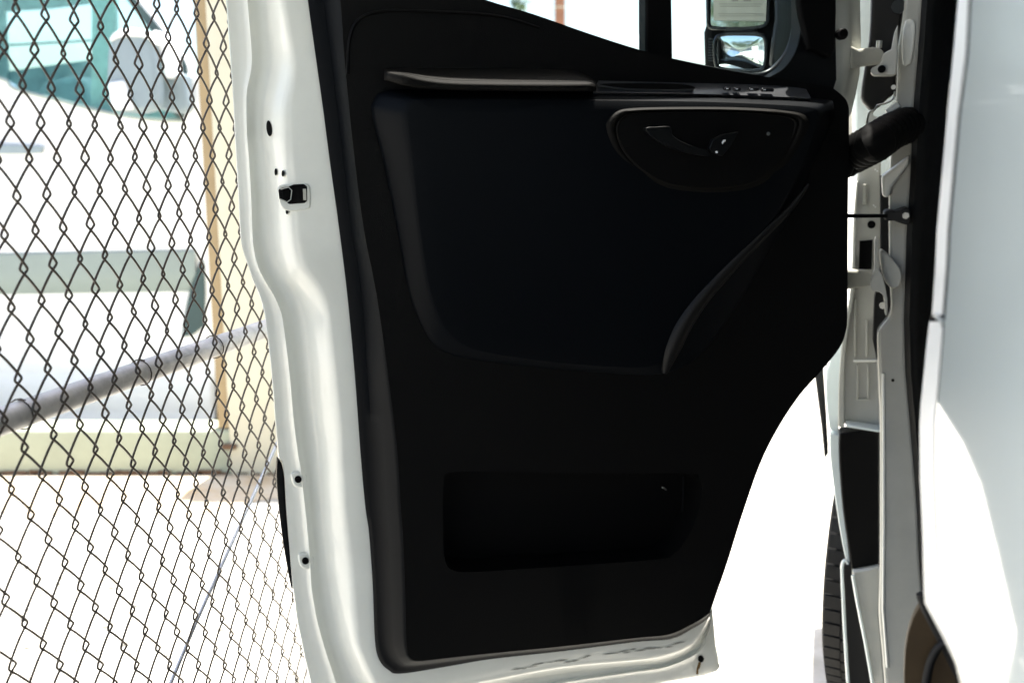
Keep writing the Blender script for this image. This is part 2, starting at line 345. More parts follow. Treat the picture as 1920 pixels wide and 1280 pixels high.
# ---- inner column with ribs, cover, rocker end
colm = [(1609, 300), (1605, 360), (1601, 410), (1598, 500), (1594, 550), (1583, 624), (1577, 680), (1574, 740), (1574, 790), (1586, 796), (1650, 806), (1652, 640), (1652, 300)]
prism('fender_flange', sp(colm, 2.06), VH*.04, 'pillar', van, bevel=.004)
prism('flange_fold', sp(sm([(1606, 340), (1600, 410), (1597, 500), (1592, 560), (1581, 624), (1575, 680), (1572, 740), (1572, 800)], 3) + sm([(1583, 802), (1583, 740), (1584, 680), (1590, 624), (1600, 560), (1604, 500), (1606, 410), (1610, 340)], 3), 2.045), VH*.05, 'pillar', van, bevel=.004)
for xs, y0, y1 in (((1601, 1606), 560, 668), ((1623, 1628), 600, 668), ((1606, 1610), 684, 748), ((1626, 1630), 684, 748)):
    prism('pressed_rib', sp([(xs[0], y0), (xs[1], y0), (xs[1], y1), (xs[0], y1)], 2.052), VH*.02, 'hinge', van, bevel=.002)
prism('pressed_rib', sp([(1606, 748), (1630, 748), (1630, 751), (1606, 751)], 2.052), VH*.02, 'hinge', van, bevel=.0015)
prism('pressed_rib', sp([(1600, 674), (1648, 674), (1648, 679), (1600, 679)], 2.052), VH*.02, 'jamb', van, bevel=.002)
prism('pressed_rib', sp([(1617, 345), (1625, 345), (1625, 384), (1617, 384)], 2.052), VH*.02, 'hinge', van, bevel=.002)
cyl('plug_hole', vs_(1634, 421, 2.055), -VH, .0075, .003, 'hole', van, 16)
prism('flange_opening', sp([(1612, 452), (1636, 450), (1634, 505), (1610, 505)], 2.055), VH*.002, 'hole', van, bevel=.0)
for x, y in ((1641, 318), (1645, 321), (1638, 385), (1641, 388), (1626, 605)):
    cyl('spot_weld', vs_(x, y, 2.058), -VH, .0014, .003, 'mark', van, 8)
prism('gap_liner', sp([(1651, 330), (1666, 330), (1668, 470), (1670, 585), (1655, 610), (1648, 640), (1645, 680), (1637, 640), (1640, 560), (1652, 500)], 1.99), VH*.03, 'rubber', van)
prism('pillar_cover', sp(sm([(1574, 812), (1573, 850), (1576, 900), (1580, 950), (1588, 1010), (1597, 1068)], 3) + [(1625, 1062), (1652, 1057), (1652, 804)], 2.03), VH*.05, 'trim', van, bevel=.004)
prism('cover_lip', sp([(1586, 796), (1652, 807), (1652, 811), (1586, 800)], 2.02), VH*.05, 'white', van, bevel=.001)
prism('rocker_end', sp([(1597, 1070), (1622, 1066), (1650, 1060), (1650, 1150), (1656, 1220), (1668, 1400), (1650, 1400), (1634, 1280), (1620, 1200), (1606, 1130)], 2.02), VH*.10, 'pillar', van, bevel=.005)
tube('rocker_rib', [vs_(x, y, 2.015) for x, y in ((1599, 1078), (1608, 1130), (1622, 1200), (1636, 1280), (1652, 1390))], .0035, 'white', van, 6)
# ---- fender skin beside the flange
fs = sm([(1596, 560), (1578, 620), (1556, 676), (1549, 710), (1549, 750), (1555, 803)], 4) + [(1572, 814), (1573, 740), (1576, 680), (1584, 620), (1600, 560)]
prism('front_fender', sp(fs, 2.09), VH*.75, 'white', van, bevel=.006)
prism('fender_upper', sp([(1600, -160), (1598, 200), (1600, 560), (1700, 560), (1712, 120), (1716, -100)], 2.20), VH*.55, 'white', van, bevel=.01)
prism('fender_foot', sp(sm([(1556, 812), (1556, 850), (1564, 920), (1576, 1000), (1586, 1050), (1591, 1062)], 3) + sm([(1595, 1062), (1589, 1010), (1581, 950), (1576, 890), (1574, 850), (1574, 816)], 3), 2.08), VH*.06, 'white', van, bevel=.003)
tube('arch_edge', [vs_(x, y, 2.05) for x, y in sm([(1590, 1056), (1584, 1050), (1579, 1064), (1581, 1120), (1585, 1200), (1591, 1290), (1600, 1400)], 4)], .0035, 'white', van, 6)
prism('arch_liner', sp([(1585, 1060), (1600, 1060), (1640, 1290), (1660, 1420), (1598, 1420), (1588, 1250)], 2.06), VH*.03, 'rubber', van)
prism('arch_lip', sp([(1526, 690), (1543, 690), (1549, 780), (1553, 850), (1546, 862), (1540, 800), (1532, 740)], 2.35), VH*.08, 'rubber', van, bevel=.004)
# ---- front wheel, steered
wc = V(2.44, -.124, .375); wa = (VN*math.cos(R(11)) + VH*math.sin(R(11)))   # axle direction
wheel_e = mk('wheel', *cyl_g(wc - wa*.10, wa, .20, .19, 28), 'rim', van, .01)
ax1 = Vector((0, 0, 1)); ax2 = wa.cross(ax1)
prof_t = [(-.105, .25), (-.115, .30), (-.108, .345), (-.085, .368), (-.04, .374), (0, .375), (.04, .374), (.085, .368), (.108, .345), (.115, .30), (.105, .25)]
NR = 72
rows = [[wc + wa*o_ + (ax1*math.cos(2*math.pi*k/NR) + ax2*math.sin(2*math.pi*k/NR))*r_ for o_, r_ in prof_t] for k in range(NR)]; rows.append(rows[0])
loft('tyre', rows, 'tyre', wheel_e, angle=30)
parts = []
for k in range(NR):
    a = 2*math.pi*(k+.5)/NR; rd = ax1*math.cos(a) + ax2*math.sin(a); tg = wa.cross(rd)
    for o_ in (-.082, -.045, 0, .045, .082):
        rr = .371 if abs(o_) > .06 else .376
        parts.append(box_g(wc + wa*o_ + rd*rr, wa*.017, tg*.0135, rd*.004))
v, f = merge(parts); o = mk('tread', v, f, 'tyre', wheel_e); o['kind'] = 'stuff'
# ---- rear wheel (off camera)
wc2 = V(-2.6, -.16, .375)
rw = mk('wheel', *cyl_g(wc2 - VN*.10, VN, .20, .19, 28), 'rim', van, .01)
rows = [[wc2 + VN*o_ + (ax1*math.cos(2*math.pi*k/40) + VH*math.sin(2*math.pi*k/40))*r_ for o_, r_ in prof_t] for k in range(40)]; rows.append(rows[0])
loft('tyre', rows, 'tyre', rw, angle=30)
# ---- hinges
prism('hinge_plate', sp([(1678, 60), (1684, 46), (1684, 100), (1681, 140), (1673, 142), (1640, 142), (1634, 138), (1634, 128), (1650, 120), (1657, 100), (1672, 92)], 1.90), VH*.03, 'hinge', van, bevel=.003)
prism('hinge_plate', sp(sm([(1640, 452), (1646, 450), (1647, 500), (1656, 520), (1664, 560), (1664, 588), (1660, 590), (1658, 560), (1650, 548), (1636, 545), (1632, 530), (1640, 505)], 2, True), 1.90), VH*.03, 'hinge', van, bevel=.003)
cyl('hinge_bolt', vs_(1653, 130, 1.897), -VH, .0065, .006, 'hole', van, 14)
cyl('hinge_bolt', vs_(1655, 572, 1.91), -VH, .006, .008, 'steel', van, 8)
cyl('hinge_bolt', vs_(1675, 164, 1.94), -VH, .004, .010, 'steel', van, 8)
prism('hinge_shroud', sp(sm([(1638, -160), (1633, 40), (1628, 90), (1620, 140), (1615, 182), (1624, 198), (1634, 208)], 2) + [(1650, 200), (1664, 186), (1678, 176), (1682, 150), (1682, 90), (1690, 50), (1698, -20), (1700, -160)], 2.00), VH*.05, 'rubber', van, bevel=.006)
cyl('hinge_bolt', vs_(1684, 14, 1.97), -VH, .012, .012, 'gloss', van, 14)
tube('wire_clip', [vs_(x, y, 1.93) for x, y in sm([(1678, 172), (1674, 186), (1660, 194), (1645, 198), (1640, 206), (1630, 212), (1626, 226), (1624, 238)], 4)], .0018, 'steel', van, 6)
prism('flange_corner', sp([(1630, 206), (1640, 206), (1636, 216), (1650, 222), (1640, 232), (1622, 240), (1626, 220)], 2.0), VH*.03, 'jamb', van, bevel=.002)
prism('pressed_bead', sp([(1660, 206), (1682, 190), (1690, 200), (1664, 214)], 1.945), VH*.02, 'jamb', van, bevel=.002)

# ================================================================== THE DOOR
def D(pts, w): return [dp(x, y, w) for x, y in pts]
# stations around latch edge and bottom: outer, ridge, bright-left, bright-right, seal
st = [((414, -160), (452, -160), (490, -160), (512, -160), (556, -160)),
 ((424, 0), (464, 0), (501, 0), (528, 0), (577, 0)), ((428, 60), (469, 60), (507, 60), (538, 60), (586, 60)), ((431, 100), (472, 100), (511, 100), (546, 100), (591, 100)),
 ((433, 130), (471, 130), (510, 130), (548, 130), (595, 130)), ((436, 170), (463, 170), (502, 168), (543, 170), (601, 170)), ((438, 205), (462, 205), (497, 203), (535, 207), (606, 207)), ((440, 250), (463, 250), (497, 250), (535, 250), (612, 250)),
 ((443, 300), (467, 300), (501, 300), (538, 300), (618, 300)), ((447, 370), (471, 370), (507, 370), (545, 370), (628, 370)), ((450, 430), (473, 430), (510, 430), (549, 430), (636, 430)),
 ((454, 465), (476, 468), (513, 465), (554, 468), (641, 468)), ((464, 495), (484, 500), (522, 500), (566, 502), (645, 502)), ((472, 520), (496, 525), (533, 524), (585, 524), (648, 524)), ((485, 550), (513, 553), (555, 550), (602, 552), (651, 552)),
 ((494, 580), (526, 583), (568, 580), (612, 583), (654, 583)), ((499, 610), (532, 612), (575, 610), (615, 612), (657, 612)), ((509, 700), (543, 700), (584, 700), (625, 700), (665, 700)), ((515, 780), (550, 780), (591, 780), (634, 780), (671, 780)),
 ((519, 830), (556, 830), (598, 830), (637, 830), (675, 830)), ((522, 858), (560, 858), (600, 858), (638, 858), (677, 858)), ((531, 872), (563, 874), (601, 872), (639, 872), (678, 872)), ((536, 950), (572, 950), (606, 950), (644, 950), (685, 950)), ((540, 1000), (577, 1000), (610, 1000), (650, 1000), (692, 1000)),
 ((544, 1050), (581, 1050), (615, 1050), (656, 1050), (696, 1050)), ((548, 1098), (584, 1098), (621, 1098), (660, 1098), (699, 1098)), ((551, 1120), (587, 1120), (624, 1120), (662, 1120), (700, 1120)), ((556, 1160), (594, 1160), (631, 1160), (666, 1160), (702, 1160)), ((565, 1205), (606, 1205), (641, 1205), (671, 1205), (704, 1205)),
 ((577, 1260), (622, 1255), (655, 1245), (682, 1235), (709, 1232)), ((592, 1310), (640, 1300), (675, 1285), (698, 1270), (721, 1252)), ((625, 1355), (680, 1335), (702, 1318), (718, 1302), (738, 1261)), ((700, 1365), (740, 1342), (748, 1322), (755, 1306), (760, 1262)),
 ((830, 1352), (838, 1322), (840, 1304), (842, 1288), (842, 1248)), ((925, 1335), (922, 1304), (921, 1286), (920, 1273), (919, 1235)), ((1057, 1312), (1056, 1279), (1056, 1262), (1055, 1248), (1055, 1220)), ((1192, 1288), (1191, 1259), (1190, 1247), (1190, 1236), (1190, 1203)),
 ((1255, 1277), (1252, 1249), (1248, 1240), (1246, 1228), (1248, 1198)), ((1344, 1258), (1310, 1222), (1300, 1216), (1292, 1211), (1285, 1184)), ((1342, 1225), (1325, 1192), (1320, 1188), (1314, 1184), (1310, 1168)), ((1338, 1180), (1334, 1160), (1332, 1158), (1330, 1155), (1328, 1152))]
sub = []
cols = [sm([s[c] for s in st], 3) for c in range(5)]
rows = []
for o_, ri, bl, br, se in zip(*cols):
    mx = lambda a, b, t: (a[0]+(b[0]-a[0])*t, a[1]+(b[1]-a[1])*t)
    prof_px = [(o_, -.112), (o_, -.096), (mx(o_, ri, .04), -.090), (mx(o_, ri, .35), -.089), (mx(o_, ri, .72), -.0885), (mx(o_, ri, .90), -.084), (ri, -.080), (mx(ri, bl, .18), -.083), (mx(ri, bl, .35), -.088), (mx(ri, bl, .85), -.088), (bl, -.083), (mx(bl, br, .22), -.072), (mx(bl, br, .72), -.046), (br, -.0385), (mx(br, se, .2), -.0365), (mx(br, se, 1.0), -.036), (mx(br, se, 1.25), -.036)]
    rows.append([dp(p[0], p[1], w) for p, w in prof_px])
door = loft('door', rows, 'jamb', van, angle=60)
door['label'] = 'open front door with black trim panel and white painted edge'
# outer skin
outl = [(o_[0]+2, o_[1]) for o_ in cols[0]]
rightedge = [(1333, 1110), (1352, 1050), (1378, 970), (1412, 870), (1447, 800), (1488, 740), (1528, 695), (1560, 650), (1574, 600), (1574, 200), (1555, 150), (1440, 152), (1300, 132), (1200, 108), (1100, 76), (1000, 42), (900, 8), (760, -60), (560, -160)]
prism('outer_skin', D(outl[::2] + rightedge, -.112), -DN*.012, 'white', door, bevel=.002)
# ---- black trim
O = [(556, -160), (577, 0), (591, 100), (606, 207), (618, 300), (636, 430), (651, 552), (665, 700), (676, 850), (685, 950), (692, 1000), (699, 1100), (703, 1200), (711, 1236), (728, 1255), (752, 1262), (842, 1248), (919, 1235), (1055, 1220), (1190, 1203), (1258, 1197), (1298, 1178), (1325, 1161), (1334, 1148)]
MD = [(586, -160), (607, 0), (620, 100), (633, 207), (644, 300), (659, 430), (678, 552), (689, 700), (699, 850), (704, 950), (709, 1000), (714, 1100), (719, 1195), (727, 1226), (742, 1243), (763, 1250), (842, 1241), (919, 1230), (1055, 1216), (1190, 1199.5), (1256, 1193), (1296, 1175), (1322, 1159), (1333, 1147)]
PI_ = [(620, -160), (638, 0), (645, 100), (655, 207), (665, 300), (682, 430), (706, 552), (727, 700), (745, 850), (751, 950), (755, 1000), (759, 1100), (761, 1190), (763, 1215), (768, 1231), (784, 1238), (842, 1232), (919, 1224), (1055, 1211), (1190, 1195.5), (1252, 1189), (1293, 1172), (1319, 1156), (1332, 1145)]
n = 130
Or, Mr, Pr = resample(sm(O, 5), n), resample(sm(MD, 5), n), resample(sm(PI_, 5), n)
Or, Mr, Pr = sm(O, 5), sm(MD, 5), sm(PI_, 5)
rows = []
for a, b, c in zip(Or, Mr, Pr):
    h = ((b[0]*.55+c[0]*.45), (b[1]*.55+c[1]*.45)); h2 = ((b[0]*.15+c[0]*.85), (b[1]*.15+c[1]*.85))
    b0 = ((a[0]*.5+b[0]*.5), (a[1]*.5+b[1]*.5))
    rows.append([dp(a[0], a[1], -.045), dp(a[0], a[1], -.030), dp(b0[0], b0[1], -.024), dp(b[0], b[1], -.022), dp(h[0], h[1], .006), dp(h2[0], h2[1], .024), dp(c[0], c[1], .029), dp(c[0]+6, c[1]-3, .029)])
loft('trim_edge', rows, 'trimside', door, angle=55)
right = sm([(1332, 1146), (1345, 1108), (1365, 1050), (1390, 970), (1425, 870), (1460, 800), (1500, 740), (1540, 695), (1574, 652), (1586, 620), (1589, 580), (1590, 400), (1592, 230), (1590, 196), (1580, 180), (1560, 164)], 4)
belt = sm([(1560, 164), (1480, 151), (1400, 138), (1300, 119), (1200, 94), (1100, 62), (1000, 27), (910, 0), (820, -36), (740, -82), (690, -150)], 4)
tp = [p for p in Pr[::2]] + right[1:] + belt[1:]
pk = sm([(832, 900), (842, 887), (880, 884), (1080, 887), (1285, 888), (1310, 897), (1317, 925), (1308, 965), (1286, 1012), (1262, 1038), (1235, 1048), (1100, 1058), (980, 1066), (880, 1072), (845, 1066), (834, 1045), (830, 980)], 4, True)
def holed(name, outer, inner, back, m, parent, bevel, seg=4):
    bm = bmesh.new(); ov = [bm.verts.new(p) for p in outer]; iv = [bm.verts.new(p) for p in inner]
    for L_ in (ov, iv):
        for i in range(len(L_)): bm.edges.new((L_[i], L_[(i+1) % len(L_)]))
    bmesh.ops.triangle_fill(bm, edges=bm.edges[:], use_beauty=True, use_dissolve=False, normal=DN)
    bm.verts.index_update(); vv = [v.co.copy() for v in bm.verts]; ff = [[v.index for v in f.verts] for f in bm.faces]; bm.free()
    nb = len(vv); no, ni = len(outer), len(inner)
    fa = ff + [[i+nb for i in reversed(q)] for q in ff]
    for s_, n_ in ((0, no), (no, ni)): fa += [[s_+i, s_+(i+1) % n_, nb+s_+(i+1) % n_, nb+s_+i] for i in range(n_)]
    return mk(name, vv + [v + back for v in vv], fa, m, parent, bevel, seg)
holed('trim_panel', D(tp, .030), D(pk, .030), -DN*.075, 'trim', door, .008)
# recess border above the armrest
ring = sm([(652, 140), (655, 75), (672, 38), (715, 22), (800, 22), (930, 30), (1010, 52)], 6)
tube('trim_crease', [dp(x, y, .031) for x, y in ring], .0025, 'trim', door, 6)
# ---- armrest bulge
A0 = [(697, 215), (700, 190), (716, 172), (760, 168), (940, 171), (1118, 173), (1300, 176), (1440, 181), (1545, 186), (1563, 196), (1558, 230), (1525, 305), (1482, 400), (1442, 475), (1400, 545), (1360, 608), (1322, 656), (1280, 688), (1222, 703), (1110, 697), (1000, 688), (905, 676), (850, 666), (812, 645), (786, 600), (765, 540), (743, 420), (718, 300)]
A1 = [(768, 225), (771, 204), (780, 192), (800, 187), (940, 188), (1118, 189), (1300, 191), (1430, 196), (1515, 202), (1532, 212), (1528, 240), (1502, 310), (1458, 395), (1398, 462), (1338, 520), (1290, 575), (1262, 620), (1246, 662), (1215, 686), (1110, 684), (1005, 674), (918, 660), (872, 645), (838, 615), (816, 570), (800, 500), (786, 400), (775, 290)]
s0, s1 = sm(A0, 4, True), sm(A1, 4, True)
def mixr(t): return [(a[0]+(b[0]-a[0])*t, a[1]+(b[1]-a[1])*t) for a, b in zip(s0, s1)]
def hgt(y): return 1 - .78*max(0, min(1, (y-215)/475))**1.15
rows = [[dp(x, y, .030 + (w-.030)*hgt(y)) for x, y in mixr(t)] for t, w in ((.0, .034), (.10, .043), (.45, .060), (.75, .0745), (.92, .0795), (1, .0805))]
rows.insert(0, D(mixr(0), .026))
ctr = (1120, 400)
for t in (.12, .25, .4, .55, .7, .85, .96): rows.append([dp(x, y, .030 + .0525*hgt(y) + .002*t) for x, y in [(b[0]+(ctr[0]-b[0])*t, b[1]+(ctr[1]-b[1])*t) for b in s1]])
v, f = loft_g(rows, True); nn = len(s0); f.append(list(range(len(v)-nn, len(v))))
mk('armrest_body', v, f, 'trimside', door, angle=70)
ck = sm([(1516, 346, .002), (1484, 388, .005), (1434, 436, .008), (1374, 494, .011), (1316, 556, .014), (1280, 606, .0165), (1262, 644, .016), (1252, 672, .012), (1246, 700, .004)], 5)
tube('grab_ridge', [dp(x, y, .031 + .047*hgt(y) - r*.45) for x, y, r in ck], [r for x, y, r in ck], 'ridge', door, 18)
# shelf behind the bulge's top edge
fr = sm([(1112, 173), (1200, 174.5), (1300, 176), (1400, 179), (1480, 182.5), (1520, 185)], 4); bk = sm([(1122, 152), (1200, 154), (1300, 156.5), (1400, 159), (1480, 163.5), (1512, 168)], 4)
rows = [[dp(a[0], a[1]+6, .050), dp(a[0], a[1], .058), dp(a[0], a[1]-2.5, .055), dp(b[0], b[1], .032), dp(b[0], b[1]-2, .026)] for a, b in zip(fr, bk)]
loft('switch_shelf', rows, 'satin', door, angle=50)
tray = sm([(1124, 158), (1180, 156), (1260, 157), (1292, 160), (1304, 165), (1290, 168), (1220, 167.5), (1160, 165)], 4, True)
prism('shelf_tray', D(tray, .0535), -DN*.008, 'hole', door, bevel=.001)
tube('tray_rim', [dp(x, y, .055) for x, y in sm([(1122, 160), (1150, 165), (1200, 168.5), (1260, 169.5), (1300, 168.5)], 4)], .0012, 'satin', door, 6)
for x0, x1, y0, y1 in ((1358, 1372, 163, 170), (1376, 1390, 163.5, 171), (1404, 1424, 164, 171), (1428, 1452, 165, 172.5)):
    b = prism('window_switch', D([(x0, y0+2), (x0+2, y0), (x1-2, y0+.5), (x1, y0+3), (x1-1, y1), (x0+1, y1-.5)], .058), -DN*.006, 'gloss', door, bevel=.0015)
    prism('switch_mark', D([(x0+4, y0+2.5), (x0+8, y0+2.5), (x0+8, y0+4.5), (x0+4, y0+4.5)], .0592), -DN*.001, 'mark', door)
# ---- armrest pad with stitching
K = [(720, 131, 138, 151, 0.0), (728, 128, 136, 152, .5), (760, 127, 142, 161, 1), (800, 127.5, 150, 166, 1), (850, 128, 155, 169, 1), (940, 129, 157, 170.5, 1), (1020, 130, 157.5, 171, 1), (1070, 132, 157.5, 171, 1), (1095, 139, 157, 171, 1), (1110, 147, 157.5, 171, .95), (1118, 153, 160, 170, .6)]
Ks = sm(K, 5); rows = []
for x, yb, yf, yl, q in Ks:
    wf = .055 + .033*max(0, min(1, q))
    rows.append([dp(x, yl, .045), dp(x, yl, wf-.004), dp(x, yl-3, wf), dp(x, yf+2.5, wf), dp(x, yf, wf-.0015), dp(x, yf-2, wf-.006), dp(x, yf*.6+yb*.4, wf-.020), dp(x, yb+2, .036), dp(x, yb, .030)])
loft('armrest_pad', rows, 'pad', door, angle=60, cap=True)
parts = []
for dy in (-4.5, 3.5):
    path = resample([(x, yf+dy) for x, yb, yf, yl, q in Ks[5:-2]], 150)
    for i in range(0, 149):
        (x, y), (x2, y2) = path[i], path[i+1]
        wf = .088 if dy > 0 else .0845
        a = dp(x, y, wf+.0004); b = dp(x+(x2-x)*.6, y+(y2-y)*.6, wf+.0004)
        parts.append(tube_g([a, (a+b)/2 + DN*.0004, b], .00042, 5))
v, f = merge(parts); o = mk('stitching', v, f, 'stitch', door); o['kind'] = 'stuff'
# ---- handle recess: rim, dark cup, pull handle, lock switch
rim = sm([(1146, 262), (1142, 232), (1158, 212), (1190, 205), (1280, 203), (1380, 204), (1460, 209), (1508, 221), (1500, 262), (1472, 310), (1420, 348), (1340, 360), (1250, 352), (1196, 325), (1162, 292)], 5, True)
rows = []
cc = (1320, 275)
for x, y in rim:
    def sc(t): return (cc[0]+(x-cc[0])*t, cc[1]+(y-cc[1])*t)
    fd = max(0, min(1, (y-235)/90)); k0 = -.0095*fd
    rows.append([dp(*sc(1.05), .0795 - .003*fd + k0*.8), dp(*sc(1.0), .0855 - .004*fd + k0*.8), dp(*sc(.975), .0875 - .005*fd + k0*.8), dp(*sc(.95), .0865 - .004*fd + k0*.7), dp(*sc(.93), .082 + k0*.6), dp(*sc(.925), .0845 - .001*fd + k0*.6), dp(*sc(.91), .0862 - .002*fd + k0*.6), dp(*sc(.895), .0845 + k0*.5), dp(*sc(.88), .081)])
rows.append(rows[0]); loft('handle_bezel', rows, 'pad', door, angle=80)
prism('handle_cup', D([(cc[0]+(x-cc[0])*.90, cc[1]+(y-cc[1])*.90) for x, y in rim], .0838), -DN*.001, 'trim', door)
hl = sm([(1212, 240), (1232, 238), (1256, 238), (1262, 254), (1284, 268), (1310, 277), (1325, 281), (1330, 292), (1306, 290), (1270, 281), (1240, 268), (1218, 252)], 4, True)
prism('pull_handle', D(hl, .096), -DN*.012, 'trimsoft', door, bevel=.004)
prism('lock_switch', D([(1336, 262), (1356, 252), (1386, 247), (1372, 272), (1355, 293), (1338, 286), (1330, 280)], .0925), -DN*.009, 'trimsoft', door, bevel=.0015)
prism('switch_mark', D([(1353, 267), (1357, 262), (1361, 262), (1360, 265), (1357, 267), (1355, 271)], .0930), -DN*.0006, 'mark', door)
prism('switch_mark', D([(1341, 285), (1343, 283), (1346, 284), (1346, 287), (1343, 288)], .0930), -DN*.0006, 'mark', door)
cyl('bezel_screw', dp(1440, 251, .0835), DN, .0028, .002, 'steel', door, 10)
# ---- map pocket
cc = (1075, 975)
prism('pocket_back', D([(cc[0]+(x-cc[0])*1.03, cc[1]+(y-cc[1])*1.04) for x, y in pk], -.028), -DN*.004, 'trim', door)
tube('pocket_rib', [dp(1281, 893, -.02), dp(1280, 950, -.02), dp(1276, 1010, -.02)], .0015, 'trimside', door, 6)
tube('pocket_screw', [dp(1241, 913, -.022), dp(1245, 914, -.020), dp(1249, 918, -.022)], .0014, 'steel', door, 6)
# ---- latch and holes on the white edge
prism('latch_recess', D(sm([(521, 352), (540, 346), (566, 344), (579, 347), (582, 358), (582, 384), (577, 392), (545, 396), (526, 386)], 3, True), -.0345), -DN*.01, 'jamb', door, bevel=.004)
prism('latch', D([(522, 356), (529, 352), (540, 350), (551, 346), (570, 345), (576, 350), (576, 377), (571, 381), (542, 383), (536, 378), (524, 374)], -.0325), -DN*.012, 'trim', door, bevel=.0015)
prism('latch_claw', D([(529, 354), (540, 352), (544, 362), (541, 376), (529, 372)], -.0295), -DN*.006, 'hole', door, bevel=.001)
tube('latch_claw', [dp(x, y, -.030) for x, y in ((526, 355), (541, 351), (547, 357), (545, 374), (538, 379), (525, 373))], .0009, 'steel', door, 6)
prism('latch_claw', D([(568, 354), (574, 354), (575, 376), (569, 375)], -.0305), -DN*.004, 'hinge', door, bevel=.0006)
def hole(x, y, rx, ry, w, wa_=0.0, sl=0.0):
    pts = [(x + rx*math.cos(a) + wa_*ry*math.sin(a), y + ry*math.sin(a)) for a in [2*math.pi*k/18 for k in range(18)]]
    prism('hole', [dp(px, py, w + sl*(px-x)) for px, py in pts], DN*.0012, 'hole', door)
hole(504.5, 241, 5.0, 15, -.0715, .1, .0013); hole(517, 322.5, 2.6, 6.5, -.0615, 0, .0013); hole(530.5, 325.5, 2.6, 6, -.044, 0, .0013); hole(538, 396, 2.6, 6, -.044, 0, .0013)
for x, y in ((559, 898), (572.5, 1050.5)):
    hole(x, y, 6.6, 6.6, -.0805)
    prism('hole_boss', D(sm([(x-11, y-12), (x+10, y-12), (x+17, y), (x+11, y+16), (x-6, y+14), (x-13, y)], 3, True), -.0815), -DN*.008, 'jamb', door, bevel=.004)
# rubber buffer in the outer edge, grime and rust at the foot
bs = sm([(520, 862), (519, 900), (524, 960), (533, 1030), (545, 1098), (548, 1103)], 4) + sm([(551, 1096), (545, 1040), (538, 960), (534, 905), (530, 876), (523, 864)], 4)
prism('edge_buffer', D(bs, -.096), -DN*.02, 'trimsoft', door, bevel=.002)
prism('edge_seam', D(sm([(522, 864), (531, 880), (536, 960), (544, 1040), (551, 1098)], 4) + sm([(548, 1098), (541, 1040), (533, 960), (528, 880), (521, 866)], 4), -.0945), -DN*.01, 'hole', door)
hole(1314, 1234, 5.5, 6.5, -.083)
prism('rust_streak', D([(1310, 1240), (1314, 1241), (1312, 1250), (1309, 1254), (1309, 1263), (1305, 1263), (1306, 1252)], -.0835), DN*.001, 'rust', door)
random.seed(5)
for i in range(26):
    t = i/25; x = 968 + 310*t + random.uniform(-4, 4)
    if .45 < t < .55: continue
    yc = 1252 - 46*t + random.uniform(-3, 3); l = random.uniform(5, 13); h = random.uniform(.5, 1.4)
    prism('scuff', D([(x-l, yc+l*.14), (x, yc-h), (x+l, yc-l*.14), (x, yc+h)], -.0352), DN*.0005, 'scuff', door)
# ---- window: seal, glass, divider, sail, frame (upper part beyond the picture)
wfx = [(585, -160), (548, -420), (545, -560), (700, -640), (1150, -640), (1330, -480), (1470, -250), (1545, -100), (1572, 0)]
tube('window_frame', [dp(x, y, -.05) for x, y in sm(wfx, 5)], .03, 'jamb', door, 10)
glp = [(700, -150), (820, -30), (1000, 35), (1200, 100), (1300, 126), (1440, 145), (1500, 150), (1545, -90), (1320, -470), (1140, -620), (700, -620), (600, -540)]
prism('window_glass', D(glp, -.055), -DN*.004, 'glass', door)
prism('window_divider', D([(1213, -560), (1211, 104), (1262, 116), (1251, -560)], -.035), -DN*.03, 'trim', door, bevel=.004)
prism('divider_channel', D([(1206, -560), (1207, 62), (1209, 66), (1209, 102), (1215, 104), (1215, -560)], -.047), -DN*.02, 'gloss', door, bevel=.001)
tube('window_seal', [dp(x, y, -.04) for x, y in sm([(1478, -200), (1487, -60), (1490, 20), (1488, 60), (1479, 92), (1462, 118), (1436, 138), (1400, 142), (1330, 130), (1262, 116)], 5)], .005, 'satin', door, 8)
tube('window_seal', [dp(x, y, -.028) for x, y in sm([(1487, -200), (1496, -60), (1499, 20), (1497, 60), (1488, 95), (1470, 124), (1440, 143)], 5)], .004, 'rubber', door, 8)
sail = sm([(1500, -160), (1502, 20), (1499, 70), (1488, 104), (1468, 130), (1440, 146)], 4) + [(1480, 156), (1562, 172), (1569, 150), (1566, -20), (1560, -160)]
prism('mirror_sail', D(sail, .004), -DN*.03, 'trimsoft', door, bevel=.006)
prism('sail_cover', D(sm([(1492, -160), (1496, 0), (1508, 60), (1515, 92), (1530, 95), (1568, 92), (1566, -160)], 3), .016), -DN*.014, 'trim', door, bevel=.006)
mk('sail_knob', *cyl_g(dp(1573, 65, .004), DN, .0095, .014, 16), 'trim', door, .003)
# hinge-side metal of the door, upper corner
he = [[dp(x+dx, y, w) for dx, w in ((-14, -.03), (0, -.03), (12, -.032), (24, -.040), (30, -.055), (38, -.075), (44, -.078), (49, -.085))] for x, y in ((1556, -160), (1563, -20), (1565, 60), (1565, 110), (1563, 140), (1556, 175), (1548, 210), (1535, 240))]
loft('door_hinge_face', he, 'jamb', door, angle=60)
# door side of the hinges
prism('hinge_arm', D([(1594, 84), (1612, 92), (1640, 88), (1652, 90), (1659, 96), (1660, 117), (1650, 121), (1612, 126), (1596, 132)], -.052), -DN*.026, 'hinge', door, bevel=.005)
prism('hinge_arm', D([(1560, 505), (1630, 507), (1638, 512), (1636, 535), (1620, 540), (1560, 545)], -.052), -DN*.026, 'hinge', door, bevel=.005)
cyl('hinge_pin', dp(1648, 90, -.064), (0, 0, 1), .005, .012, 'steel', door, 12)
